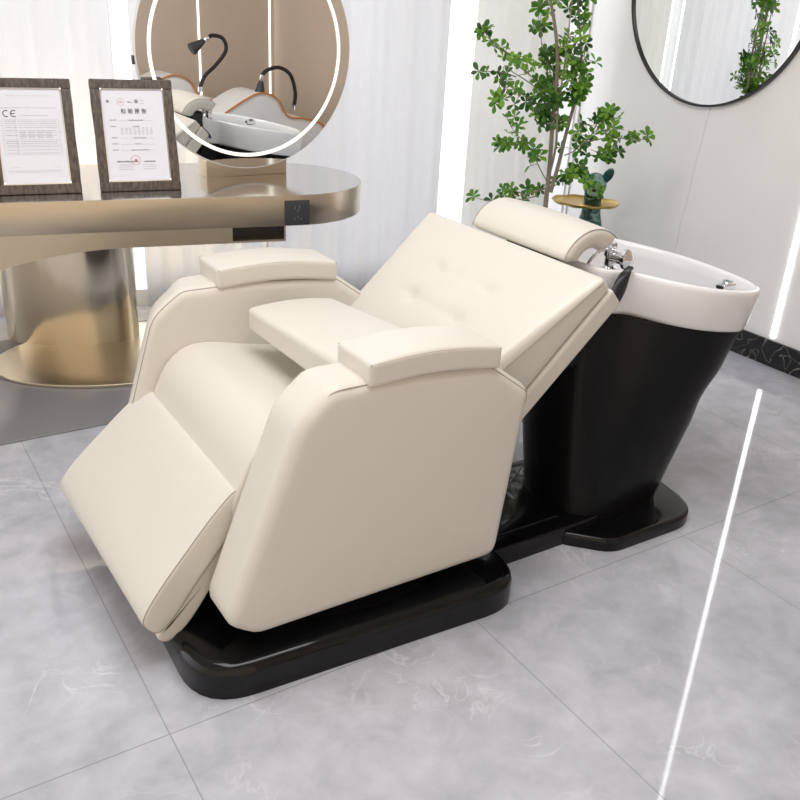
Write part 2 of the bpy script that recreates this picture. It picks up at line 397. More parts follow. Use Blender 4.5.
# ------------------------------------------------------------------ room
XR, YB, ZC = 3.47, 4.08, 2.85
struct(box(MB(), (-3.2, -1.0, -0.05), (XR+0.1, 5.2, 0)).build('floor', M['floor'], smooth=False))
struct(box(MB(), (-3.2, -1.0, ZC), (XR+0.1, 5.2, ZC+0.05)).build('ceiling', M['white'], smooth=False))
# right wall: white marble near the plant, beige panelling further along
struct(box(MB(), (XR, 1.62, -0.05), (XR+0.1, YB+0.1, ZC)).build('wall_right', M['wall'], smooth=False))
struct(box(MB(), (XR, -1.0, -0.05), (XR+0.1, 1.62, ZC)).build('wall_right_panelled', M['beige'], smooth=False))
struct(box(MB(), (0.9, -0.86, -0.05), (XR, -0.76, ZC)).build('wall_front', M['beige'], smooth=False))
struct(box(MB(), (XR-0.014, -0.76, 0), (XR-0.0005, 3.6, 0.117)).build('baseboard_right', M['black_marble'], smooth=False))
# back wall with a wide window; it runs a little askew, parallel to the desk
WA = -0.2095; WO = Vector((0.8, 4.19, 0)); WM = Matrix.Translation(WO) @ Matrix.Rotation(WA, 4, 'Z') @ Matrix.Translation((-0.8, -4.08, 0))
mb = MB(); box(mb, (-3.2, YB, -0.05), (-1.2, YB+0.1, ZC)); box(mb, (3.52, YB, -0.05), (3.62, YB+0.1, ZC))
box(mb, (-1.2, YB, -0.05), (3.52, YB+0.1, 0.08)); box(mb, (-1.2, YB, 2.6), (3.52, YB+0.1, ZC))
mb.tf(WM); struct(mb.build('wall_back', M['white'], smooth=False))
wn = box(MB(), (-1.2, YB+0.045, 0.08), (3.52, YB+0.051, 2.6)).tf(WM).build('window_1', M['glass'], smooth=False); struct(wn)
mb = MB()
for x in (-1.2, 0.0, 1.35, 2.55, 3.51): box(mb, (x, YB+0.03, 0.08), (x+0.03, YB+0.07, 2.6))
mb.tf(WM); mb.build('window_frame', M['white'], wn, smooth=False)
# grey plinth under the table
tag(rbox(MB(), (-2.6, 2.90, 0.0), (1.62, 3.88, 0.006), 0.002, n=2, seg=1).build('floor_mat', M['mat_grey']), 'flat grey glossy mat on the floor under the steel desk', 'mat')
# led strips in the walls
def strip(x, y, ax, label):
    e = empty('wall_light', (x, y, 0.12), label, 'light', )
    if ax == 'x':
        box(MB(), (x-0.004, y-0.010, 0.13), (x-0.0005, y+0.010, 2.8)).build('diffuser', M['led'], e, False)
    else:
        box(MB(), (x-0.008, y+0.0005, 0.0), (x+0.008, y+0.004, 2.8)).build('diffuser', M['led_far'], e, False)
strip(XR, 2.205, 'x', 'thin vertical white light strip in the marble wall right of the sink')
strip(2.80, -0.76, 'y', 'vertical light strip on the beige wall, left one in the ring mirror')
strip(3.43, -0.76, 'y', 'vertical light strip on the beige wall, right one in the ring mirror')

# ------------------------------------------------------------------ curtains
def curtain(x0, x1, y, amp, per, material, label, z0=0.02, z1=2.78, flare=0.0):
    nx = int((x1-x0)/0.008); nz = 14; vs = []; fs = []
    ph = random.random()*6
    for j in range(nz+1):
        t = j/nz; z = z0+(z1-z0)*t
        for i in range(nx+1):
            x = x0+(x1-x0)*i/nx
            a = 2*PI*x/per+ph
            yy = y+amp*(0.72*math.sin(a+0.6*math.sin(a*0.37))+0.38*math.sin(2.3*a+1+0.4*math.sin(3*t)))*(0.8+0.2*(1-t))
            vs.append(WM @ Vector((x+flare*(1-t)*(i/nx), yy, z)))
    for j in range(nz):
        for i in range(nx): q = j*(nx+1)+i; fs.append((q, q+1, q+nx+2, q+nx+1))
    o = mesh_obj('curtain', vs, fs, material)
    o.modifiers.new('thick', 'SOLIDIFY').thickness = 0.0012
    return tag(o, label, 'curtain')
curtain(-2.4, 1.156, 4.0, 0.016, 0.17, M['curtain'], 'sheer white curtain behind the certificates, left of the bright gap')
curtain(1.23, 2.708, 4.0, 0.014, 0.16, M['curtain'], 'sheer white curtain behind the round light-ring mirror and desk end')
curtain(2.85, 3.36, 4.0, 0.016, 0.17, M['curtain_warm'], 'sheer ivory curtain in the corner behind the plant')

# ------------------------------------------------------------------ desk
TC = Vector((1.54, 3.29, 0)); TA = -0.2095; ta = Vector((math.cos(TA), math.sin(TA), 0)); tb = Vector((-math.sin(TA), math.cos(TA), 0))
def TW(x, y, z): return TC + ta*x + tb*y + Vector((0, 0, z))
desk = empty('desk', (TC.x, TC.y, 0.006), 'long champagne stainless steel desk with rounded end and drum pedestal', 'desk', None, TA)
R_ = 0.34; outl = []
for k in range(33): a = -PI/2+PI*k/32; outl.append(Vector((R_*math.cos(a), R_*math.sin(a))))
outl += [Vector((-x, R_)) for x in [0.1*i for i in range(1, 16)]] + [Vector((-1.5+0.1*i, -R_)) for i in range(0, 15)]
def put(p, h): return TW(p.x, p.y, h)
slab(MB(), outl, 0.637, 0.7495, 0.002, put, n=2, rings=1).build('slab', M['steel'], desk, angle=30)
slab(MB(), offset2(outl, 0.003), 0.7495, 0.7505, 0.0003, put, n=1, rings=1).build('worktop', M['table_top'], desk, angle=30)
# apron under the slab, deeper towards the left
mb = MB(); n = 60; vs = []; fs = []
def apz(x):
    X = TC.x + x*ta.x
    if X > 0.95: return 0.580
    return max(0.580-0.08*((0.95-X)/0.5)**2, 0.02)
for i in range(n+1):
    x = -1.48+(1.48-0.045-0.20)*i/n
    zb = apz(x)
    vs += [TW(x, -R_, 0.637), TW(x, -R_, zb), TW(x, R_-0.02, zb), TW(x, R_-0.02, 0.637)]
for i in range(n):
    for k in range(4): a = i*4+k; b_ = i*4+(k+1) % 4; fs.append((a, b_, b_+4, a+4))
fs += [(0, 1, 2, 3), (n*4+3, n*4+2, n*4+1, n*4)]
mb.add(vs, fs)
mb.build('apron', M['steel'], desk, angle=30)
def tbox(a, b2, rad=None):
    mb = MB()
    if rad: rbox(mb, a, b2, rad, n=2, seg=1)
    else: box(mb, a, b2)
    mb.v = [TW(v.x, v.y, v.z) for v in mb.v]; return mb
mb = tbox((-0.245, -R_, 0.580), (-0.045, -R_+0.012, 0.588)); 
t2 = tbox((-0.052, -R_, 0.588), (-0.045, R_-0.02, 0.637)); mb.add(t2.v, t2.f)
t2 = tbox((-0.245, -R_+0.012, 0.580), (-0.045, R_-0.02, 0.586)); mb.add(t2.v, t2.f)
mb.build('drawer_lip', M['steel'], desk, False)
tbox((-0.245, -R_+0.06, 0.586), (-0.052, -R_+0.07, 0.637)).build('recess_back', M['dark_metal'], desk, False)
# outlet in the slab edge
outlet = tbox((-0.05, -R_-0.004, 0.640), (0.045, -R_+0.001, 0.733), 0.002).build('power_outlet', M['plastic_grey'], desk)
mb = MB()
for (a, b2) in (((-0.012, 0), (-0.008, 0.012)), ((0.004, 0), (0.008, 0.012)), ((-0.002, -0.02), (0.002, -0.01))):
    t2 = tbox((a[0], -R_-0.0055, 0.705+a[1]*0.6-0.004), (b2[0], -R_-0.0035, 0.705+b2[1]*0.6)); mb.add(t2.v, t2.f)
for (a, b2) in (((-0.014, 0), (-0.010, 0.012)), ((0.010, 0), (0.014, 0.012)), ((-0.002, 0.014), (0.002, 0.024))):
    t2 = tbox((a[0], -R_-0.0055, 0.660+a[1]*0.6), (b2[0], -R_-0.0035, 0.660+b2[1]*0.6)); mb.add(t2.v, t2.f)
mb.build('socket_slots', M['ink'], outlet, False)
# drum pedestal and foot plate
def ell(cx, cy, rx, ry, rot, n=64):
    return [Vector((cx+rx*math.cos(a)*math.cos(rot)-ry*math.sin(a)*math.sin(rot), cy+rx*math.cos(a)*math.sin(rot)+ry*math.sin(a)*math.cos(rot))) for a in [2*PI*k/n for k in range(n)]]
pw = lambda p, h: Vector((p.x, p.y, h))
drum = ell(0.80, 3.79, 0.275, 0.135, -0.42)
slab(MB(), drum, 0.016, 0.60, 0.002, pw, n=1, rings=2).build('pedestal', M['drum'], desk, angle=40)
plate = ell(1.0, 3.50, 0.58, 0.345, -0.12)
slab(MB(), plate, 0.006, 0.020, 0.003, pw, n=3, rings=3).build('foot_plate', M['plate'], desk, angle=40)
tbox((-1.3, 0.322, 0.628), (-0.20, 0.338, 0.6365)).build('under_light', M['led_warm'], desk, False)
tag(tube(MB(), [(1.53, 3.35, 0.63), (1.535, 3.37, 0.5), (1.53, 3.38, 0.35), (1.52, 3.4, 0.2), (1.66, 3.46, 0.05), (1.8, 3.5, 0.004)], 0.003, 8).build('power_cord', M['white']), 'thin white power cord hanging below the desk outlet', 'cord')

# ------------------------------------------------------------------ ring mirror on the desk
MX, MY, MZ, MR = 1.455, 3.345, 1.222, 0.441
ring = empty('ring_mirror', (MX, MY, 0.7505), 'round table mirror with glowing light ring on a steel block', 'mirror')
rbox(MB(), (1.272, 3.360, 0.7505), (1.618, 3.45, 0.815), 0.002, n=2, seg=1).build('stand_block', M['steel'], ring)
lathe(MB(), [(0.001, 0.0), (MR-0.004, 0.0), (MR, -0.003), (MR, -0.012), (MR-0.003, -0.014), (0.001, -0.014)], (MX, MY, MZ), 'y', 96).build('mirror_rim', M['white_shell'], ring)
lathe(MB(), [(0.001, 0.002), (MR-0.005, 0.002), (MR-0.006, 0.0005), (0.001, 0.0005)], (MX, MY, MZ), 'y', 96).build('mirror_glass', M['mirror'], ring, angle=30)
ro, ri = 0.394, 0.380
rings = []
for k in range(96):
    a = 2*PI*k/96; cs_, sn_ = math.cos(a), math.sin(a)
    rings.append([Vector((MX+q*cs_, MY-h, MZ+q*sn_)) for q, h in ((ri, 0.0015), (ri, 0.0028), (ro, 0.0028), (ro, 0.0015))])
rings.append(rings[0]); loft(MB(), rings, False).build('light_ring', M['led_ring'], ring, angle=30)
rbox(MB(), (MX-MR-0.006, MY+0.004, 1.17), (MX-MR+0.004, MY+0.02, 1.20), 0.002, n=2, seg=1).build('side_button', M['plastic_grey'], ring)

# ------------------------------------------------------------------ certificates
def textmesh(s, size, bold=False, depth=0.0004):
    cu = bpy.data.curves.new('t', 'FONT'); cu.body = s; cu.size = size; cu.extrude = depth
    if bold: cu.offset = size*0.02
    cu.resolution_u = 2
    o = bpy.data.objects.new('t', cu); C.objects.link(o); dg = bpy.context.evaluated_depsgraph_get(); dg.update()
    me = bpy.data.meshes.new_from_object(o.evaluated_get(dg)); bpy.data.objects.remove(o)
    vs = [v.co.copy() for v in me.vertices]; fs = [tuple(p.vertices) for p in me.polygons]
    wd = max([v.x for v in vs]+[0]); return vs, fs, wd
def certificate(base, rz, label, kind):
    W, H, B = 0.282, 0.385, 0.034
    e = empty('certificate_frame', base, label, 'picture frame', None, rz)
    lean = Matrix.Rotation(math.radians(-15.5), 4, 'X')
    T = Matrix.Translation(base) @ Matrix.Rotation(rz, 4, 'Z') @ lean
    def g(mb):
        mb.tf(T)
        for v in mb.v: v.z = max(v.z, 0.7512)
        return mb
    mb = MB()
    for a, b2 in (((-W/2, 0, 0), (W/2, 0.018, B)), ((-W/2, 0, H-B), (W/2, 0.018, H)), ((-W/2, 0, B), (-W/2+B, 0.018, H-B)), ((W/2-B, 0, B), (W/2, 0.018, H-B))): rbox(mb, a, b2, 0.002, n=2, seg=6)
    for v in mb.v:
        if abs(abs(v.x)-W/2) < 0.003: v.x += 0.0012*math.sin(v.z*90)*(1 if v.x > 0 else -1)
        if abs(v.z-H) < 0.003: v.z += 0.0014*math.sin(v.x*70)
    g(mb).build('frame_border', M['wood'], e)
    g(box(MB(), (-W/2+B-0.003, 0.008, B-0.003), (W/2-B+0.003, 0.014, H-B+0.003))).build('backing', M['dark_metal'], e, False)
    mb = MB(); q = 0.004
    x0, x1, z0, z1 = -W/2+B-0.002, W/2-B+0.002, B-0.002, H-B+0.002
    for a, b2 in (((x0, -0.001, z0), (x1, 0.004, z0+q)), ((x0, -0.001, z1-q), (x1, 0.004, z1)), ((x0, -0.001, z0), (x0+q, 0.004, z1)), ((x1-q, -0.001, z0), (x1, 0.004, z1))): box(mb, a, b2)
    for px in (x0+0.003, x1-0.003):
        for pz in (z0+0.003, z1-0.003): lathe(mb, [(0.001, 0.003), (0.0045, 0.0015), (0.005, -0.001), (0.001, -0.002)], (px, -0.0012, pz), 'y', 10)
    g(mb).build('silver_trim', M['chrome'], e)
    page = box(MB(), (x0+q, 0.003, z0+q), (x1-q, 0.0075, z1-q))
    ink = MB(); pale = MB(); red = MB()
    def txt(mb, s, cx, z, size, bold=False, align='c'):
        vs, fs, wd = textmesh(s, size, bold)
        x = cx-wd/2 if align == 'c' else cx
        mb.add([(x+v.x, 0.0028-abs(v.z)*0.5, z+v.y) for v in vs], fs)
    def line(mb, x, z, wd, h=0.0008): box(mb, (x, 0.0022, z), (x+wd, 0.0031, z+h))
    def scribble(mb, x, z, wd, h=0.0022):
        t = x
        while t < x+wd:
            k = random.uniform(0.0014, 0.003); line(mb, t, z, k, h*random.uniform(0.5, 1)); t += k+0.0010
    def circ(mb, cx, cz, r0, r1, nn=24):
        vs = []
        for k in range(nn):
            a = 2*PI*k/nn
            for q in (r0, r1): vs += [(cx+q*math.cos(a), 0.0024, cz+q*math.sin(a))]
        mb.add(vs, [(2*k, 2*k+1, (2*k+3) % (2*nn), (2*k+2) % (2*nn)) for k in range(nn)])
    if kind == 'ce':
        for cx in (-0.074, -0.050):
            vs = []
            for k in range(17):
                a = math.radians(60+240*k/16)
                for q in (0.0085, 0.0118): vs.append((cx+q*math.cos(a), 0.0024, 0.269+q*math.sin(a)))
            ink.add(vs, [(2*k, 2*k+1, 2*k+3, 2*k+2) for k in range(16)])
        box(ink, (-0.0595, 0.0022, 0.2675), (-0.0475, 0.0028, 0.2705))
        scribble(pale, -0.035, 0.262, 0.09, 0.0018)
        scribble(pale, -0.09, 0.287, 0.175, 0.0022); scribble(pale, -0.07, 0.327, 0.15, 0.0010)
        box(pale, (-0.012, 0.0022, 0.298), (0.010, 0.0031, 0.318)) if False else None
        for z in [0.243, 0.236, 0.222, 0.212, 0.196, 0.176, 0.170, 0.158, 0.148, 0.138]: scribble(pale, -0.085, z, 0.04, 0.0022); scribble(pale, -0.04, z, 0.12, 0.0018)
        for z in [0.248, 0.229, 0.205, 0.182, 0.164, 0.133]: line(pale, -0.092, z, 0.182, 0.0006)
        for x in (-0.092, -0.05, 0.0895): box(pale, (x, 0.0022, 0.133), (x+0.0006, 0.0031, 0.248))
        for x in (-0.04, -0.012, 0.016, 0.044): 
            for z in (0.188, 0.193, 0.200, 0.207): scribble(pale, x, z, 0.02, 0.0022)
        scribble(pale, -0.08, 0.09, 0.03, 0.001); scribble(pale, 0.06, 0.09, 0.02, 0.001)
        scribble(pale, -0.09, 0.078, 0.17, 0.0016); scribble(pale, -0.09, 0.073, 0.16, 0.0010)
    else:
        txt(ink, '检 验 报 告', 0.0, 0.270, 0.0185, True)
        for cx, w_ in ((-0.086, 0.010), (0.012, 0.013)):
            circ(ink, cx, 0.310, w_*0.28, w_*0.5, 14)
            box(ink, (cx-0.004, 0.0020, 0.309), (cx+0.004, 0.0031, 0.311))
        txt(red, 'MA', -0.042, 0.304, 0.010); circ(red, -0.042, 0.308, 0.0112, 0.0122)
        scribble(ink, -0.018, 0.306, 0.014, 0.004); scribble(pale, 0.026, 0.312, 0.010, 0.002); scribble(pale, 0.026, 0.303, 0.012, 0.002)
        for z, a_, b2 in ((0.245, -0.02, 0.05), (0.184, -0.01, 0.04), (0.163, -0.005, 0.02), (0.142, -0.02, 0.062)):
            scribble(ink, -0.085, z, 0.020, 0.0030); line(pale, -0.055, z-0.001, 0.12, 0.0006); scribble(ink, a_, z, b2, 0.0026)
        scribble(ink, -0.085, 0.223, 0.020, 0.0030); scribble(ink, -0.01, 0.223, 0.025, 0.003)
        for j in range(4):
            for i in range(8): scribble(pale, -0.05+i*0.0145, 0.217-j*0.0065, 0.007, 0.0030)
        txt(ink, '▪▪▪▪▪▪▪', -0.035, 0.098, 0.008) if False else scribble(ink, -0.075, 0.100, 0.075, 0.006)
        scribble(ink, 0.020, 0.100, 0.040, 0.006)
        for z in (0.090, 0.083, 0.075): scribble(pale, -0.07, z, 0.050, 0.0022); scribble(pale, 0.012, z, 0.045, 0.002)
        circ(red, -0.010, 0.107, 0.0156, 0.017, 30)
        pts = [(0.006*math.cos(PI/2+k*2*PI/5*2), 0.006*math.sin(PI/2+k*2*PI/5*2)) for k in range(5)]
        red.add([(-0.010+p[0], 0.0022, 0.107+p[1]) for p in pts], [(0, 1, 2), (2, 3, 4), (4, 0, 1)])
        scribble(pale, -0.098, 0.052, 0.07, 0.001)
    allm = MB(); idx = []
    for k_, mb_ in enumerate((page, ink, pale, red)): allm.add(mb_.v, mb_.f); idx += [k_]*len(mb_.f)
    g(allm); me = bpy.data.meshes.new('paper'); me.from_pydata([tuple(v) for v in allm.v], [], allm.f)
    for mm_ in ('paper', 'ink', 'ink_light', 'ink_red'): me.materials.append(M[mm_])
    for p_, k_ in zip(me.polygons, idx): p_.material_index = k_
    po = bpy.data.objects.new('paper', me); C.objects.link(po); attach(po, e)
    mb = MB(); box(mb, (-0.02, 0.018, 0.20), (0.02, 0.022, 0.30)); g(mb)
    s2 = MB(); tp = T @ Vector((0, 0.02, 0.27)); bt = T @ Vector((0, 0.02, 0.0)); back = Matrix.Rotation(rz, 3, 'Z') @ Vector((0, 0.20, 0))
    ft = Vector((base[0], base[1], base[2]))+back
    sdv = Matrix.Rotation(rz, 3, 'Z') @ Vector((0.02, 0, 0)); th = Matrix.Rotation(rz, 3, 'Z') @ Vector((0, 0.004, 0))
    s2.add([tp-sdv, tp+sdv, ft+sdv, ft-sdv, tp-sdv+th, tp+sdv+th, ft+sdv+th, ft-sdv+th], [(0,1,2,3),(4,5,6,7),(0,1,5,4),(1,2,6,5),(2,3,7,6),(3,0,4,7)])
    mb.add(s2.v, s2.f); mb.build('easel_back', M['plastic_grey'], e, False)
certificate((0.622, 3.255, 0.7525), -0.17, 'dark wood framed CE certificate at left edge of the desk', 'ce')
certificate((0.965, 3.205, 0.7525), -0.17, 'dark wood framed report certificate beside the ring mirror', 'report')

# ------------------------------------------------------------------ shampoo chair
def shampoo_chair():
    ch = empty('shampoo_chair', (1.2, 1.89, 0), 'cream leather reclining shampoo chair with white basin on black column', 'shampoo chair')
    L, LS = M['leather'], M['leather_side']
    # --- base
    mb = MB()
    front = fillet([(0.47, 1.47), (0.60, 1.405), (1.25, 1.385), (1.375, 1.46), (1.40, 1.6), (1.40, 2.2), (1.30, 2.36), (0.62, 2.36), (0.50, 2.2)], [0.08, 0.1, 0.12, 0.08, 0.1, 0.1, 0.1, 0.1, 0.1])
    front = fillet([(0.475, 1.43), (1.365, 1.38), (1.39, 2.36), (0.50, 2.36)], [0.14, 0.13, 0.13, 0.13], 10)
    slab(mb, resample(front, 120), 0.0, 0.085, 0.030, pw, n=7, rings=4, flat_lo=True)
    bridge = fillet([(1.30, 1.545), (1.78, 1.545), (1.78, 1.90), (1.30, 1.90)], 0.02)
    slab(mb, resample(bridge, 60), 0.0, 0.058, 0.008, pw, n=3, rings=2, flat_lo=True)
    rear = fillet([(1.63, 1.55), (1.735, 1.440), (2.105, 1.435), (2.145, 1.66), (2.145, 1.96), (1.62, 1.96)], [0.05, 0.10, 0.13, 0.2, 0.13, 0.05], 8)
    slab(mb, resample(rear, 100), 0.0, 0.042, 0.012, pw, n=4, rings=2, flat_lo=True)
    mb.build('base', M['gloss_black'], ch, angle=40)
    lathe(MB(), [(0.001, 0.080), (0.40, 0.080), (0.40, 0.090), (0.385, 0.096), (0.36, 0.094), (0.355, 0.088), (0.001, 0.088)], (0.97, 1.87, 0), 'z', 72).build('swivel_plate', M['gloss_black'], ch)
    rbox(MB(), (0.72, 1.66, 0.088), (1.28, 2.12, 0.30), 0.02, n=3, seg=4).build('lift_mechanism', M['dark_metal'], ch)
    rbox(MB(), (1.34, 1.60, 0.040), (1.66, 1.85, 0.064), 0.004, n=3, seg=4).build('bridge_cover', M['gloss_black'], ch)
    # --- arm panels
    profs = []
    for q in ([(0.550, 0.185), (0.625, 0.132), (1.30, 0.130), (1.352, 0.595), (1.225, 0.685), (0.98, 0.706), (0.80, 0.706), (0.724, 0.642)],
              [(0.520, 0.185), (0.60, 0.132), (1.30, 0.130), (1.352, 0.595), (1.225, 0.685), (0.98, 0.706), (0.745, 0.706), (0.655, 0.640)]):
        profs.append(resample(fillet(q, [0.05, 0.07, 0.045, 0.035, 0.05, 0.3, 0.07, 0.12], 8), 150))
    for side in (0, 1):
        y0, y1 = ((1.445, 1.595), (2.195, 2.345))[side]; prof = profs[side]; rad_ = 0.034
        def pl(p, h, side=side):
            w_ = max(0, min(1, (0.95-p.x)/0.25)) if side == 1 else 0
            return Vector((p.x+0.055*w_*max(0, (h-2.195)/0.15), h, p.y-0.012*w_*max(0, (h-2.195)/0.15)))
        pan = slab(MB(), prof, y0, y1, rad_, pl, n=8, bulge_lo=0.006, bulge_hi=0.004).build('arm_panel', LS if False else L, ch)
        o2 = offset2(prof, rad_*0.293)
        def run_of(cond, yy):
            ks = [i for i in range(len(o2)) if cond(o2[i])]; st_ = [i for i in ks if (i-1) % len(o2) not in ks]
            i = st_[0]; out = []
            while i % len(o2) in ks and len(out) < len(o2): p = o2[i % len(o2)]; out.append(pl(p, yy)); i += 1
            return out
        ye, yi = (y0+rad_*0.293, y1-rad_*0.293) if side == 0 else (y1-rad_*0.293, y0+rad_*0.293)
        piping('piping', run_of(lambda p: p.y > 0.56 and p.x > 1.20, ye), pan, 0.0014)
        if side == 0:
            piping('piping', run_of(lambda p: p.y > 0.56 and p.x > 1.20, yi), pan, 0.0014)
            top_ = run_of(lambda p: p.y > 0.66 and p.x < 0.90, ye); tin = run_of(lambda p: p.y > 0.66 and p.x < 0.90, yi)
            piping('piping', catmull([top_[0], top_[len(top_)//2], top_[-1]+Vector((0.004, 0.012, 0.002)), tin[-1].lerp(top_[-1], 0.5)+Vector((-0.004, 0, 0.008)), tin[-1]+Vector((0.006, 0, 0.004)), tin[len(tin)//2], tin[0]], 8, False), pan, 0.0014)
        else:
            piping('piping', run_of(lambda p: (p.y > 0.27 and p.x < 1.0) or (p.y > 0.56 and p.x >= 1.0), yi), pan, 0.0014)
            piping('piping', run_of(lambda p: p.y > 0.45 and p.x < 0.9, ye), pan, 0.0014)
        # --- arm pad, gently arched
        px0, px1 = (0.885, 0.850)[side], (1.240, 1.22)[side]
        def warp(uu, pos, y0=y0, px0=px0, px1=px1):
            x = pos.x; t = (x-px0)/(px1-px0)
            z = pos.z + 0.014*math.sin(PI*min(max(t, 0), 1)) - 0.018*t
            return (x, pos.y, z)
        pad = rbox(MB(), (px0, y0-0.004, 0.690), (px1, y1-0.005, 0.748), 0.011, n=4, crown=0.008, warp=warp, seg=12).build('arm_pad', L, pan)
        run = []
        for k in range(25):
            t = k/24; x = px0+0.004+(px1-px0-0.008)*t; run.append(Vector((x, 0, 0.7425+0.014*math.sin(PI*t)-0.018*t)))
        ya, yb = y0-0.0015, y1-0.0075
        loop = [Vector((p.x, ya, p.z)) for p in run]+[Vector((p.x, yb, p.z)) for p in reversed(run)]
        piping('pad_piping', loop, pan, 0.0013, True)
    # --- seat cushion
    sp = [(0.635, 0.385), (0.655, 0.440), (0.690, 0.505), (0.745, 0.545), (0.82, 0.548), (0.95, 0.520), (1.15, 0.490), (1.32, 0.48), (1.34, 0.36), (1.20, 0.31), (0.80, 0.31), (0.66, 0.33)]
    sp = resample(catmull([Vector(p) for p in sp], 8), 110)
    st = slab(MB(), sp, 1.598, 2.193, 0.012, lambda p, h: Vector((p.x, h, p.y)), n=4, bulge_lo=0, bulge_hi=0, rings=5).build('seat_cushion', L, ch)
    # --- footrest
    fp = [(0.652, 0.425), (0.590, 0.392), (0.50, 0.315), (0.425, 0.245), (0.388, 0.195), (0.395, 0.165), (0.425, 0.140), (0.47, 0.165), (0.54, 0.235), (0.62, 0.31), (0.665, 0.36)]
    fp = resample(catmull([Vector(p) for p in fp], 8), 100)
    yl, yr = 1.605, 2.225
    def pl(p, h):
        t = (2.225-h)/0.62; w_ = min(1, max(0, (0.66-p.x)/0.27)); return Vector((p.x+0.03*t*w_, h, p.y-0.045*t*w_))
    fr = slab(MB(), fp, yl, yr, 0.008, pl, n=4, bulge_lo=0.0, bulge_hi=0, rings=4).build('footrest', L, ch)
    f2 = [(0.655, 0.352), (0.60, 0.295), (0.53, 0.225), (0.46, 0.152), (0.43, 0.136), (0.425, 0.115), (0.455, 0.098), (0.51, 0.125), (0.58, 0.20), (0.64, 0.26), (0.68, 0.30)]
    f2 = resample(catmull([Vector(p) for p in f2], 8), 90)
    slab(MB(), f2, yl+0.006, yr-0.006, 0.007, pl, n=3, rings=4).build('footrest_underpanel', L, fr)
    o2 = offset2(fp, 0.0015)
    piping('footrest_piping', [pl(p, yl+0.003) for p in o2], fr, 0.0013, True)
    # --- swing board
    bc = {(-1,-1,-1): (0.920, 1.60, 0.585), (1,-1,-1): (1.20, 1.60, 0.59), (-1,1,-1): (0.905, 2.125, 0.590), (1,1,-1): (1.165, 2.11, 0.590),
          (-1,-1,1): (0.925, 1.60, 0.668), (1,-1,1): (1.20, 1.60, 0.680), (-1,1,1): (0.905, 2.13, 0.653), (1,1,1): (1.165, 2.115, 0.650)}
    tl_ = trilinear(bc)
    bo = rbox(MB(), (-1, -1, -1), (1, 1, 1), (0.10, 0.05, 0.42), n=4, warp=lambda uu, pos: tl_(uu)+Vector((0, 0, 0.012*(1-uu[0]**2)*(0.5+0.5*uu[2]))), seg=10).build('swing_board', L, ch)
    # --- backrest
    bt = [(1.13, 0.49), (1.60, 0.83)]
    nrm = Vector((-0.586, 0, 0.81))
    A0, A1 = Vector((1.10, 0, 0.455)), Vector((1.612, 0, 0.828))    # front surface, bottom and top
    B0, B1 = Vector((1.30, 0, 0.33)), Vector((1.643, 0, 0.795))     # back surface
    yb0, yb1, yt0, yt1 = 1.60, 2.19, 1.515, 2.305
    bc = {(-1,-1,-1): (B0.x, yb0, B0.z), (1,-1,-1): (B1.x, yt0, B1.z), (-1,1,-1): (B0.x, yb1, B0.z), (1,1,-1): (B1.x, yt1, B1.z),
          (-1,-1,1): (A0.x, yb0, A0.z), (1,-1,1): (A1.x, yt0, A1.z), (-1,1,1): (A0.x, yb1, A0.z), (1,1,1): (A1.x, yt1, A1.z)}
    tl2 = trilinear(bc)
    tufts = [(0.05, -0.32), (0.05, 0.32), (0.42, -0.32), (0.42, 0.32), (-0.38, 0.0)]
    def wb(uu, pos):
        p = tl2(uu)
        if uu[2] > -0.5:
            k = (uu[2]+1)/2
            d = 0.022*(1-abs(uu[0])**3)*(1-uu[1]**4)
            for a, b_ in tufts: d -= 0.017*math.exp(-((uu[0]-a)**2/0.006+(uu[1]-b_)**2/0.006))
            # shallow creases linking the tufts
            for a in (0.05, 0.42): d -= 0.006*math.exp(-((uu[0]-a)**2/0.002))*(1-min(1, abs(uu[1])*1.6)) if abs(uu[1]) < 0.62 else 0
            d -= 0.003*math.exp(-((uu[1])**2/0.0008))*(1 if uu[0] < 0.0 else 0)*min(1, (0.0-uu[0])*4)
            p += nrm*d*k
        return p
    bk = rbox(MB(), (-1, -1, -1), (1, 1, 1), (0.05, 0.05, 0.5), n=5, warp=wb, seg=44).build('backrest', L, ch)
    # outer shell behind the cushion
    B0b, B1b = Vector((1.345, 0, 0.30)), Vector((1.683, 0, 0.750))
    bc3 = {}
    for a, P0, P1, dy in ((-1, B0b, B1b, 0.0), (1, B0, B1, 0.0)):
        bc3[(-1,-1,a)] = (P0.x, yb0-0.0, P0.z); bc3[(1,-1,a)] = (P1.x, yt0-0.005, P1.z); bc3[(-1,1,a)] = (P0.x, yb1, P0.z); bc3[(1,1,a)] = (P1.x, yt1+0.005, P1.z)
    tl3 = trilinear(bc3)
    rbox(MB(), (-1, -1, -1), (1, 1, 1), (0.04, 0.03, 0.35), n=4, warp=lambda uu, pos: tl3(uu), seg=8).build('back_shell', L, bk)
    for sy, nm in ((-1, 0), (1, 1)):
        run = [tl2((t, sy*1.0, 0.62)) + Vector((0, 0.001*sy, 0)) + nrm*0.0 for t in [-0.97+1.94*k/20 for k in range(21)]]
        piping('back_piping', run, bk, 0.0014)
    run = [tl2((1.0, t, 0.5))+Vector((0.0005, 0, 0.0005)) for t in [-0.96+1.92*k/20 for k in range(21)]]
    # --- headrest, pad arched over the basin neck
    def wh(uu, pos):
        a = math.radians(168-128*(uu[0]*0.5+0.5))          # sweep along the arch
        rad = 0.082+0.030*uu[2] - 0.006*abs(uu[1])**3
        return (1.728+rad*1.06*math.cos(a), 1.885+uu[1]*0.210*(1+0.02*uu[2]), 0.800+rad*0.97*math.sin(a))
    hd = rbox(MB(), (-1, -1, -1), (1, 1, 1), (0.22, 0.09, 0.8), n=5, warp=wh, seg=16).build('headrest', L, ch)
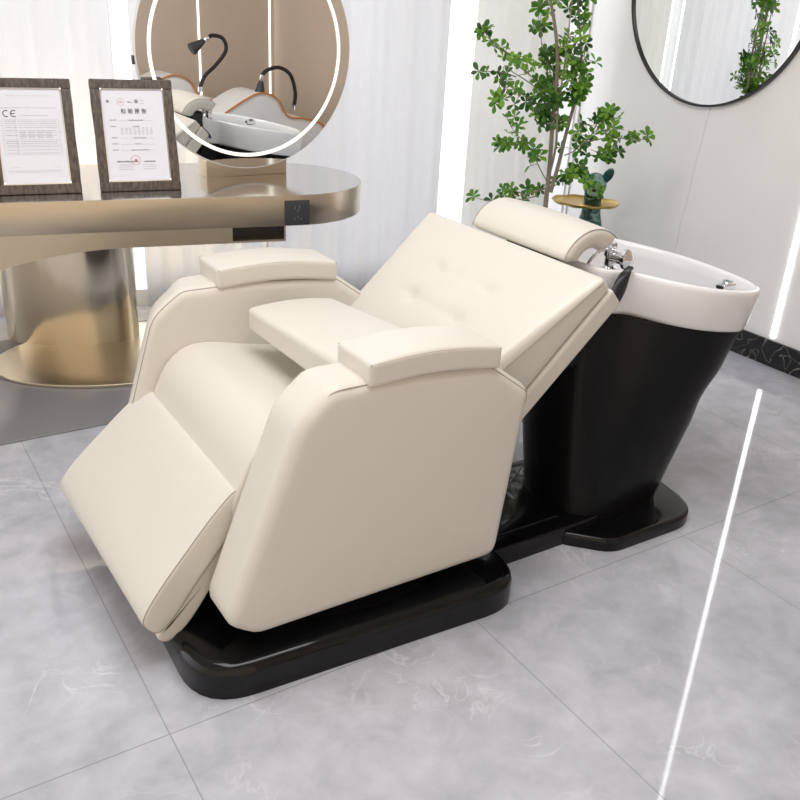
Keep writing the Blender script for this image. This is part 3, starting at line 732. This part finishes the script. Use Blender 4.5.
    for sy in (-1, 1):
        run = []
        for k in range(21):
            a = math.radians(165-122*k/20); rad = 0.1035
            run.append(Vector((1.728+rad*1.06*math.cos(a), 1.885+sy*0.2055, 0.800+rad*0.97*math.sin(a))))
        piping('headrest_piping', run, hd, 0.0014)
    rbox(MB(), (1.68, 1.80, 0.74), (1.77, 2.00, 0.825), 0.012, n=3, seg=3).build('headrest_bracket', M['rubber'], hd)
    # --- basin
    ol = [(1.745, 1.665), (1.84, 1.630), (1.92, 1.535), (2.02, 1.475), (2.16, 1.462), (2.26, 1.512), (2.335, 1.615), (2.375, 1.76), (2.385, 1.90), (2.345, 2.04), (2.27, 2.14), (2.15, 2.19), (2.01, 2.175), (1.90, 2.11), (1.83, 2.02), (1.745, 1.985), (1.715, 1.83)]
    ol = resample(catmull([Vector(p) for p in ol], 8), 120)
    cb = Vector((2.12, 1.825))
    def zr(x): return 0.795-0.15*(x-1.75)
    def rg(s_, dz, sh=(0, 0)):
        return [Vector((cb.x+(p.x-cb.x)*s_+sh[0], cb.y+(p.y-cb.y)*s_+sh[1], zr(cb.x+(p.x-cb.x)*s_)+dz)) for p in ol]
    rr = [rg(0.86, -0.120), rg(0.90, -0.130), rg(0.928, -0.128), rg(0.943, -0.116), rg(0.98, -0.06), rg(0.997, -0.016), rg(0.995, -0.006), rg(0.985, -0.001), rg(0.965, 0.0),
          rg(0.945, -0.003), rg(0.925, -0.012), rg(0.90, -0.045), rg(0.86, -0.10), rg(0.76, -0.155), rg(0.58, -0.185), rg(0.35, -0.20), rg(0.12, -0.205), rg(0.02, -0.206)]
    bs = loft(MB(), rr, False).build('basin', M['ceramic'], ch, angle=60)
    # column
    def rr_(x0, x1, y0, y1, rad): return fillet([(x0, y0), (x1, y0), (x1, y1), (x0, y1)], rad, 8)
    def polar(o_, c_, n_=120):
        out = []
        for k in range(n_):
            a = -PI+2*PI*k/n_; d = Vector((math.cos(a), math.sin(a))); best = 0
            for i in range(len(o_)):
                p, q = o_[i]-c_, o_[(i+1) % len(o_)]-c_; e_ = q-p; den = d.x*e_.y-d.y*e_.x
                if abs(den) < 1e-12: continue
                t_ = (p.x*e_.y-p.y*e_.x)/den; v_ = (p.x*d.y-p.y*d.x)/den
                if t_ > best and -1e-6 <= v_ <= 1+1e-6: best = t_
            out.append(c_+d*best)
        return out
    A_ = polar(rr_(1.675, 2.075, 1.545, 1.86, [0.15, 0.12, 0.12, 0.15]), Vector((1.88, 1.70)))
    lip = [Vector((cb.x+(p.x-cb.x)*0.885, cb.y+(p.y-cb.y)*0.92)) for p in ol]
    lip = [Vector((p.x-0.11*max(0, (2.0-p.x)/0.35), p.y)) for p in lip]
    B_ = polar(lip, Vector((2.0, 1.82)))
    rings = []
    for k in range(25):
        t = k/24; ring_ = []
        for a_, b_ in zip(A_, B_):
            p = a_.lerp(b_, t**1.05); z = 0.04*(1-t)+(zr(b_.x)-0.130)*t
            if p.x > 2.0: p.x -= 0.018*math.exp(-((t-0.62)/0.10)**2)*min(1, (p.x-2.0)/0.15) - 0.006*math.exp(-((t-0.78)/0.07)**2)*min(1, (p.x-2.0)/0.15)
            ring_.append(Vector((p.x, p.y, z)))
        rings.append(ring_)
    loft(MB(), rings).build('column', M['satin_black'], ch, angle=50)
    # neck shroud rising in front of the basin, and black neck rest draped over the rim
    rbox(MB(), (1.62, 1.66, 0.50), (1.76, 2.00, 0.730), 0.03, n=4, seg=4).build('neck_shroud', M['satin_black'], ch)
    def wn_(uu, pos):
        t = uu[0]*0.5+0.5; s_ = uu[1]
        y = 1.85+s_*0.175*(1-0.1*t); dip = 0.035*(1-s_*s_)
        pathx = 1.715+0.075*t; z = zr(1.78)-0.006-dip + 0.006*uu[2]-0.10*max(0, 0.35-t)**1.2-0.05*max(0, t-0.7)
        if s_ < -0.8: z -= (abs(s_)-0.8)*0.45
        if s_ > 0.8: z -= (s_-0.8)*0.45
        return (pathx+0.02*(abs(s_)**3), y, z)
    rbox(MB(), (-1, -1, -1), (1, 1, 1), (0.15, 0.1, 0.9), n=4, warp=wn_, seg=12).build('neck_rest', M['rubber'], bs)
    # near wing of the neck rest, a curved strap down the outside of the rim
    run = [Vector((1.835, 1.640, zr(1.835)+0.006)), Vector((1.80, 1.622, zr(1.80)+0.002)), Vector((1.775, 1.612, 0.755)), Vector((1.76, 1.61, 0.72)), Vector((1.735, 1.61, 0.685)), Vector((1.70, 1.62, 0.66))]
    cr = catmull(run, 6, False); mb = MB(); rings = []
    for i, p in enumerate(cr):
        t = i/(len(cr)-1); wd = 0.010+0.028*math.sin(PI*min(1, t*0.62+0.02))
        rings.append([p+Vector((wd*math.cos(a), 0.010*math.sin(a), wd*0.5*math.cos(a))) for a in [2*PI*k/12 for k in range(12)]])
    loft(mb, rings).build('neck_rest_wing', M['rubber'], bs)
    # faucet
    fx, fy, fz = 1.885, 1.765, zr(1.885)+0.002
    mb = MB()
    lathe(mb, [(0.001, -0.10), (0.022, -0.10), (0.024, -0.005), (0.024, 0.0), (0.016, 0.006), (0.015, 0.03), (0.020, 0.034), (0.020, 0.050), (0.012, 0.056), (0.001, 0.057)], (fx, fy, fz-0.02), 'z', 24)
    tube(mb, [(fx, fy-0.005, fz+0.012), (fx+0.012, fy-0.045, fz+0.012)], 0.017, 20)
    fa = mb.build('faucet', M['chrome'], bs)
    mb = MB(); p0 = Vector((fx+0.012, fy-0.045, fz+0.012)); dv = Vector((0.25, -0.95, 0.1)).normalized()
    tube(mb, [p0, p0+dv*0.012, p0+dv*0.016, p0+dv*0.022], [0.028, 0.031, 0.027, 0.006], 24); mb.build('faucet_knob', M['chrome'], fa)
    mb = MB(); tube(mb, catmull([(fx, fy, fz+0.026), (fx-0.03, fy-0.004, fz+0.036), (fx-0.07, fy-0.014, fz+0.034), (fx-0.105, fy-0.024, fz+0.014), (fx-0.12, fy-0.03, fz-0.012)], 6, False), 0.0055, 12); mb.build('spout', M['chrome'], fa)
    mb = MB()
    for dx, dy in ((1, 0), (0, 1)): tube(mb, [(fx-0.022*dx, fy-0.022*dy+0.004, fz+0.045), (fx+0.022*dx, fy+0.022*dy+0.004, fz+0.045)], 0.004, 8)
    mb.build('cross_handle', M['chrome'], fa)
    # overflow fitting on the far inner rim
    qx, qy = 2.215, 1.600; qz = zr(qx)-0.022
    mb = MB(); rbox(mb, (qx-0.028, qy-0.02, qz-0.014), (qx+0.028, qy+0.01, qz+0.012), 0.006, n=3, seg=2)
    lathe(mb, [(0.001, 0.012), (0.015, 0.012), (0.017, 0.018), (0.001, 0.020)], (qx+0.004, qy-0.004, qz), 'z', 20); mb.build('hose_fitting', M['chrome'], bs)
    mb = MB(); lathe(mb, [(0.001, 0.0), (0.008, 0.0), (0.009, 0.006), (0.001, 0.008)], (qx-0.030, qy+0.0, qz), 'z', 14); mb.build('hose_fitting_cap', M['rubber'], bs)
shampoo_chair()

# ------------------------------------------------------------------ shampoo beds further along (seen in the ring mirror)
def bed(x0, yc, label, z_off=0.0):
    e = empty('shampoo_bed', (x0+0.7, yc, 0), label, 'shampoo bed', None)
    pl = lambda p, h: Vector((p.x, h, p.y))
    pf = [(x0, 0.42), (x0+0.35, 0.40), (x0+0.70, 0.52), (x0+1.02, 0.70), (x0+1.16, 0.745), (x0+1.28, 0.70), (x0+1.36, 0.58), (x0+1.50, 0.56), (x0+1.66, 0.50), (x0+1.60, 0.36), (x0+1.0, 0.30), (x0+0.1, 0.28), (x0-0.05, 0.34)]
    pf = resample(catmull([Vector((p[0], p[1]+z_off)) for p in pf], 8), 120)
    slab(MB(), pf, yc-0.22, yc+0.22, 0.03, pl, n=5, rings=4, bulge_hi=0.01, bulge_lo=0.01).build('shell', M['white_shell'], e)
    o2 = offset2(pf, 0.02)
    run = [Vector((p.x, yc+0.224, p.y)) for p in pf if p.x > x0+0.3 and p.y > 0.39+z_off]
    tube(MB(), run, 0.007, 8).build('orange_trim', M['orange'], e)
    rbox(MB(), (x0+0.2, yc-0.17, 0.0), (x0+1.3, yc+0.17, 0.34+z_off), 0.03, n=3, seg=2).build('plinth', M['white_shell'], e)
    return e
bed(1.62, 0.30, 'white moulded shampoo bed with orange trim, nearer one in ring mirror reflection')
bed(1.20, -0.35, 'white moulded shampoo bed with orange trim, farther one in ring mirror reflection', 0.06)
def hose(pts, head_dir, label):
    e = empty('spray_hose', pts[0], label, 'shower hose')
    cr = catmull(pts, 8, False); tube(MB(), cr, 0.014, 12).build('hose', M['rubber'], e)
    p = Vector(pts[-1]); d = Vector(head_dir).normalized()
    tube(MB(), [p-d*0.01, p+d*0.012, p+d*0.03], [0.018, 0.018, 0.014], 14).build('collar', M['chrome'], e)
    tube(MB(), [p+d*0.03, p+d*0.05, p+d*0.14, p+d*0.15], [0.016, 0.022, 0.045, 0.040], 18).build('spray_head', M['plastic_grey'], e)
    lathe(MB(), [(0.001, -0.02), (0.02, -0.02), (0.02, 0.015), (0.001, 0.015)], pts[0], 'z', 16).build('hose_socket', M['chrome'], e)
hose([(2.46, 0.12, 0.735), (2.50, 0.12, 0.82), (2.60, 0.1, 0.90), (2.68, 0.10, 1.0), (2.66, 0.10, 1.08), (2.58, 0.10, 1.10), (2.54, 0.10, 1.08)], (-0.8, 0, -0.5), 'black spray hose arching over the white bed, left one in mirror')
hose([(3.08, 0.42, 0.63), (3.09, 0.42, 0.74), (3.05, 0.42, 0.86), (2.96, 0.42, 0.91), (2.86, 0.42, 0.89), (2.82, 0.42, 0.85)], (-0.15, 0, -1), 'black spray hose with hanging head, right one in ring mirror')

# ------------------------------------------------------------------ round wall mirror
wm = empty('wall_mirror', (XR-0.012, 2.845, 1.555), 'large round black-framed mirror hanging on the marble wall', 'mirror')
WR = 0.505
def disc_x(mb, prof): return lathe(mb, prof, (XR, 2.845, 1.552), 'x', 120)
disc_x(MB(), [(WR-0.010, -0.002), (WR, -0.002), (WR, -0.024), (WR-0.010, -0.024), (WR-0.010, -0.002)]).build('mirror_frame', M['frame_black'], wm, angle=30)
disc_x(MB(), [(0.001, -0.001), (WR-0.009, -0.001), (WR-0.009, -0.014), (0.001, -0.014)]).build('mirror_glass', M['mirror'], wm, angle=30)

# ------------------------------------------------------------------ plant
def plant():
    e = empty('potted_tree', (2.80, 3.065, 0), 'tall green leafy branch plant in the corner behind the chair', 'plant')
    lathe(MB(), [(0.001, 0), (0.10, 0), (0.115, 0.01), (0.145, 0.24), (0.15, 0.25), (0.142, 0.255), (0.135, 0.23), (0.001, 0.225)], (2.80, 3.065, 0), 'z', 40).build('pot', M['pot'], e)
    lathe(MB(), [(0.001, 0.215), (0.134, 0.215), (0.13, 0.234), (0.001, 0.24)], (2.80, 3.065, 0), 'z', 30).build('soil', M['soil'], e)
    # picture-plane style coordinates of the real tree: a = sideways metres, z = height, d = depth
    sd = Vector((0.80, -0.60, 0)); dd = Vector((0.60, 0.80, 0)); O = Vector((2.80, 3.065, 0))
    def P(a, z, d=0.0): return O+sd*a+dd*d+Vector((0, 0, z))
    stems = MB(); leaves = []; tints = []
    S = 1/218.5   # metres per pixel at the plant
    def Q(px, py, d=0.0):          # branch layout measured on the photo
        z = 0.60+(197-py)*S*1.03; a = (px-549.5)*S*1.0 - (197-py)*S*0.075
        return P(a, z, d)
    def br(pts, r0, r1):
        cr = catmull(pts, 6, False); n_ = len(cr); tube(stems, cr, [r0+(r1-r0)*i/(n_-1) for i in range(n_)], 8); return cr
    lv = MB()
    def leaf(p, d, up, L_, W_, tint):
        d = d.normalized(); s_ = d.cross(up).normalized(); nn = s_.cross(d).normalized()
        n0 = len(lv.v)
        prof = [(0, 0.02), (0.2, 0.28), (0.45, 0.75), (0.68, 1.0), (0.86, 0.78), (1.0, 0.05)]
        vs = []; 
        for t, w_ in prof:
            c = p+d*L_*t-nn*L_*0.18*t*t
            vs += [c-s_*W_*0.5*w_+nn*W_*0.12*w_, c, c+s_*W_*0.5*w_+nn*W_*0.12*w_]
        fs = []
        for i in range(len(prof)-1):
            a = i*3; fs += [(a, a+1, a+4, a+3), (a+1, a+2, a+5, a+4)]
        lv.add(vs, fs); tints.extend([tint]*len(fs))
    def whorl(p, axis, n_, L_, tint=None):
        axis = axis.normalized(); x = axis.cross(Vector((0.3, 0.2, 1))).normalized(); y = axis.cross(x)
        ph = random.random()*6
        tt = random.random() if tint is None else tint
        for k in range(n_):
            a = ph+2*PI*k/n_+random.uniform(-.25, .25); d = x*math.cos(a)+y*math.sin(a)+axis*random.uniform(0.15, 0.6)
            l_ = L_*random.uniform(0.8, 1.15); leaf(p, d, axis+Vector((0, 0, 0.3)), l_, l_*0.52, min(1, max(0, tt+random.uniform(-.25, .25))))
    toc = Vector((-0.62, -0.75, 0.25))
    def spray(path, n_, L_=0.034, spread=0.02, tint=None, skip=0.3):
        N_ = len(path)
        for k in range(n_):
            t = skip+(1-skip)*k/max(1, n_-1); i = min(N_-1, int(t*(N_-1))); p = path[i]
            off = Vector((random.gauss(0, 1), random.gauss(0, 1), random.gauss(0, 1)))*spread
            if k == n_-1: off *= 0
            q = p+off
            if off.length > 0.012: tube(stems, [p, q], 0.0013, 5)
            ax = (toc*random.uniform(0.3, 1)+Vector((random.uniform(-1, 1), random.uniform(-1, 1), random.uniform(-0.3, 1)))*0.7)
            whorl(q, ax, random.randint(4, 6), L_*random.uniform(0.8, 1.2), tint)
    # trunks
    br([P(-0.01, 0.22), P(0.0, 0.42), Q(549, 197), Q(551, 160), Q(552, 120), Q(554, 80), Q(552, 50), Q(547, 25), Q(541, 8), Q(530, -12), Q(525, -45)], 0.0125, 0.004)
    br([Q(553, 186), Q(560, 160, 0.02), Q(566, 130, 0.02), Q(573, 100, 0.02), Q(577, 80, 0.02), Q(576, 55, 0.03), Q(570, 10, 0.03), Q(572, -40, 0.03)], 0.010, 0.003)
    br([Q(552, 165), Q(556, 140, -.02), Q(556, 110, -.02), Q(560, 70, -.02), Q(563, 30, -.02), Q(566, -20, -.02)], 0.006, 0.002)
    # side branches: (points, whorls)
    B = [
     ([(549, 175), (543, 166), (535, 152), (528, 142), (515, 130), (507, 118)], 13, 0.03),
     ([(528, 142), (515, 143), (505, 141), (499, 143)], 4, 0.012),
     ([(552, 100), (538, 92), (524, 84), (512, 78), (503, 74), (497, 108)], 0, 0.0),
     ([(552, 112), (540, 106), (524, 98), (510, 90), (500, 84)], 9, 0.03),
     ([(553, 96), (535, 84), (520, 74), (505, 62), (492, 52), (480, 46)], 12, 0.022),
     ([(515, 82), (503, 79), (490, 79), (478, 80)], 3, 0.008),
     ([(505, 90), (500, 100), (495, 106)], 4, 0.012),
     ([(553, 90), (545, 70), (540, 60), (537, 40), (537, 20)], 8, 0.022),
     ([(553, 82), (562, 70), (568, 50), (572, 30), (570, 12)], 16, 0.030),
     ([(556, 90), (566, 80), (575, 70), (580, 62)], 12, 0.022),
     ([(573, 100), (578, 92), (580, 88), (576, 84)], 8, 0.018),
     ([(552, 98), (548, 90), (545, 80), (550, 62)], 18, 0.030),
     ([(553, 110), (556, 104), (548, 100), (540, 96)], 14, 0.030),
     ([(552, 130), (546, 122), (541, 116), (548, 108)], 8, 0.018),
     ([(552, 128), (560, 122), (566, 118)], 4, 0.012),
     ([(565, 150), (575, 145), (585, 135), (598, 122), (606, 112)], 16, 0.034),
     ([(585, 137), (600, 132), (618, 130), (630, 131), (643, 128)], 6, 0.012),
     ([(585, 148), (598, 148), (608, 146), (618, 143)], 8, 0.012),
     ([(590, 130), (596, 118), (603, 110), (608, 106)], 6, 0.015),
     ([(556, 180), (566, 174), (575, 170), (584, 163)], 11, 0.018),
     ([(575, 170), (588, 173), (597, 178), (603, 182)], 4, 0.012),
     ([(549, 182), (535, 187), (522, 190), (515, 191)], 0, 0),
     ([(549, 182), (538, 184), (530, 186)], 4, 0.010),
     ([(526, 189), (515, 187), (510, 189), (505, 187)], 5, 0.012),
     ([(540, 190), (520, 196), (490, 199), (476, 196)], 2, 0.006),
     ([(541, 8), (530, 2), (522, -2), (515, -4)], 6, 0.02),
     ([(552, 20), (546, 8), (548, 0)], 6, 0.015),
     ([(570, 12), (580, 5), (588, 2), (592, 6)], 8, 0.018),
     ([(560, 0), (558, -20), (562, -50)], 20, 0.05),
     ([(545, 0), (530, -25), (512, -40)], 18, 0.05),
     ([(575, 0), (590, -25), (600, -40)], 18, 0.05),
     ([(560, -30), (555, -60), (558, -90)], 20, 0.05),
     ([(570, 100), (574, 96), (570, 86)], 7, 0.016),
     ([(541, 18), (534, 22), (537, 40)], 2, 0.01),
    ]
    for pts, n_, spd in B:
        dpt = random.uniform(-0.07, 0.07)
        pp = [Q(x, y, dpt*i/(len(pts)-1)) for i, (x, y) in enumerate(pts)]
        c_ = br(pp, 0.0030, 0.0013)
        if n_: spray(c_, int(n_*1.25)+1, 0.038, spd, None)
    stems.build('stems', M['bark'], e)
    me = bpy.data.meshes.new('leaves'); me.from_pydata([tuple(v) for v in lv.v], [], lv.f); me.materials.append(M['leaf'])
    at = me.attributes.new('tint', 'FLOAT', 'FACE')
    for i, t in enumerate(tints): at.data[i].value = t
    me.shade_smooth()
    o = bpy.data.objects.new('leaves', me); C.objects.link(o); attach(o, e)
plant()

# ------------------------------------------------------------------ dog statue side table
def dog():
    sx_, sy_ = 3.17, 3.14
    e = empty('dog_side_table', (sx_, sy_, 0), 'teal bulldog statue side table carrying an oval brass tray', 'side table')
    fw = Vector((-0.70, -0.71, 0)); rt = Vector((0.71, -0.70, 0))
    def P(a, b_, z): return Vector((sx_, sy_, 0))+rt*a+fw*b_+Vector((0, 0, z))
    def blob(mb, c, rx, ry, rz_, n_=14, m_=20, tilt=None):
        rings = []
        for i in range(n_+1):
            t = PI*i/n_; z = -math.cos(t); s_ = max(math.sin(t), 0.002); ring = []
            for k in range(m_):
                a = 2*PI*k/m_; v = Vector((rx*s_*math.cos(a), ry*s_*math.sin(a), rz_*z))
                if tilt: v = Matrix.Rotation(tilt, 3, 'Y') @ v
                ring.append(P(c[0]+v.x, c[1]+v.y, c[2]+v.z))
            rings.append(ring)
        return loft(mb, rings)
    # standing body
    secs = [(0.0, 0.095, 0.085), (0.02, 0.10, 0.09), (0.08, 0.085, 0.075), (0.20, 0.09, 0.08), (0.32, 0.085, 0.07), (0.42, 0.070, 0.055), (0.50, 0.048, 0.045), (0.56, 0.042, 0.042), (0.60, 0.045, 0.045)]
    rings = [[P(rx*math.cos(a), -0.035+ry*math.sin(a), z) for a in [2*PI*k/28 for k in range(28)]] for z, rx, ry in secs]
    mb = loft(MB(), rings)
    for s_ in (-1, 1):
        tube(mb, [P(s_*0.055, 0.02, 0.0), P(s_*0.055, 0.03, 0.02), P(s_*0.05, 0.01, 0.12)], [0.04, 0.045, 0.035], 14)
        tube(mb, catmull([P(s_*0.055, -0.03, 0.43), P(s_*0.075, -0.005, 0.37), P(s_*0.065, 0.04, 0.30)], 5, False), [0.022]*10+[0.018], 12)
    mb.build('body', M['teal'], e)
    mb = MB(); blob(mb, (0, -0.02, 0.645), 0.058, 0.055, 0.060); blob(mb, (0, 0.028, 0.622), 0.040, 0.034, 0.028)
    blob(mb, (-0.022, 0.036, 0.614), 0.022, 0.024, 0.024); blob(mb, (0.022, 0.036, 0.614), 0.022, 0.024, 0.024)
    hd = mb.build('head', M['teal'], e)
    mb = MB(); blob(mb, (0, 0.047, 0.622), 0.036, 0.026, 0.022); blob(mb, (0, 0.012, 0.655), 0.046, 0.034, 0.030); blob(mb, (-0.024, 0.026, 0.668), 0.016, 0.012, 0.007); blob(mb, (0.024, 0.026, 0.668), 0.016, 0.012, 0.007)
    blob(mb, (0, 0.018, 0.684), 0.014, 0.014, 0.02); mb.build('pale_markings', M['teal_pale'], hd)
    for s_ in (-1, 1):
        b3 = MB(); blob(b3, (s_*0.056, -0.012, 0.695), 0.023, 0.010, 0.042, tilt=s_*0.50); b3.build('ear', M['teal'], hd)
        b3 = MB(); blob(b3, (s_*0.024, 0.032, 0.650), 0.012, 0.010, 0.010); b3.build('eye', M['rubber'], hd)
    b3 = MB(); blob(b3, (0, 0.068, 0.634), 0.013, 0.009, 0.009); b3.build('nose', M['rubber'], hd)
    tr = []
    prof = [(0.01, 0.0), (0.6, 0.0), (0.86, 0.002), (0.97, 0.010), (1.0, 0.018), (0.99, 0.021), (0.95, 0.014), (0.85, 0.007), (0.6, 0.005), (0.01, 0.005)]
    rings = [[P(-0.035+0.165*q*math.cos(a), 0.03+0.13*q*math.sin(a), 0.555+h+ (0.002*math.sin(a*9) if q > 0.8 else 0)) for a in [2*PI*k/72 for k in range(72)]] for q, h in prof]
    loft(MB(), rings).build('tray', M['brass'], e)
dog()
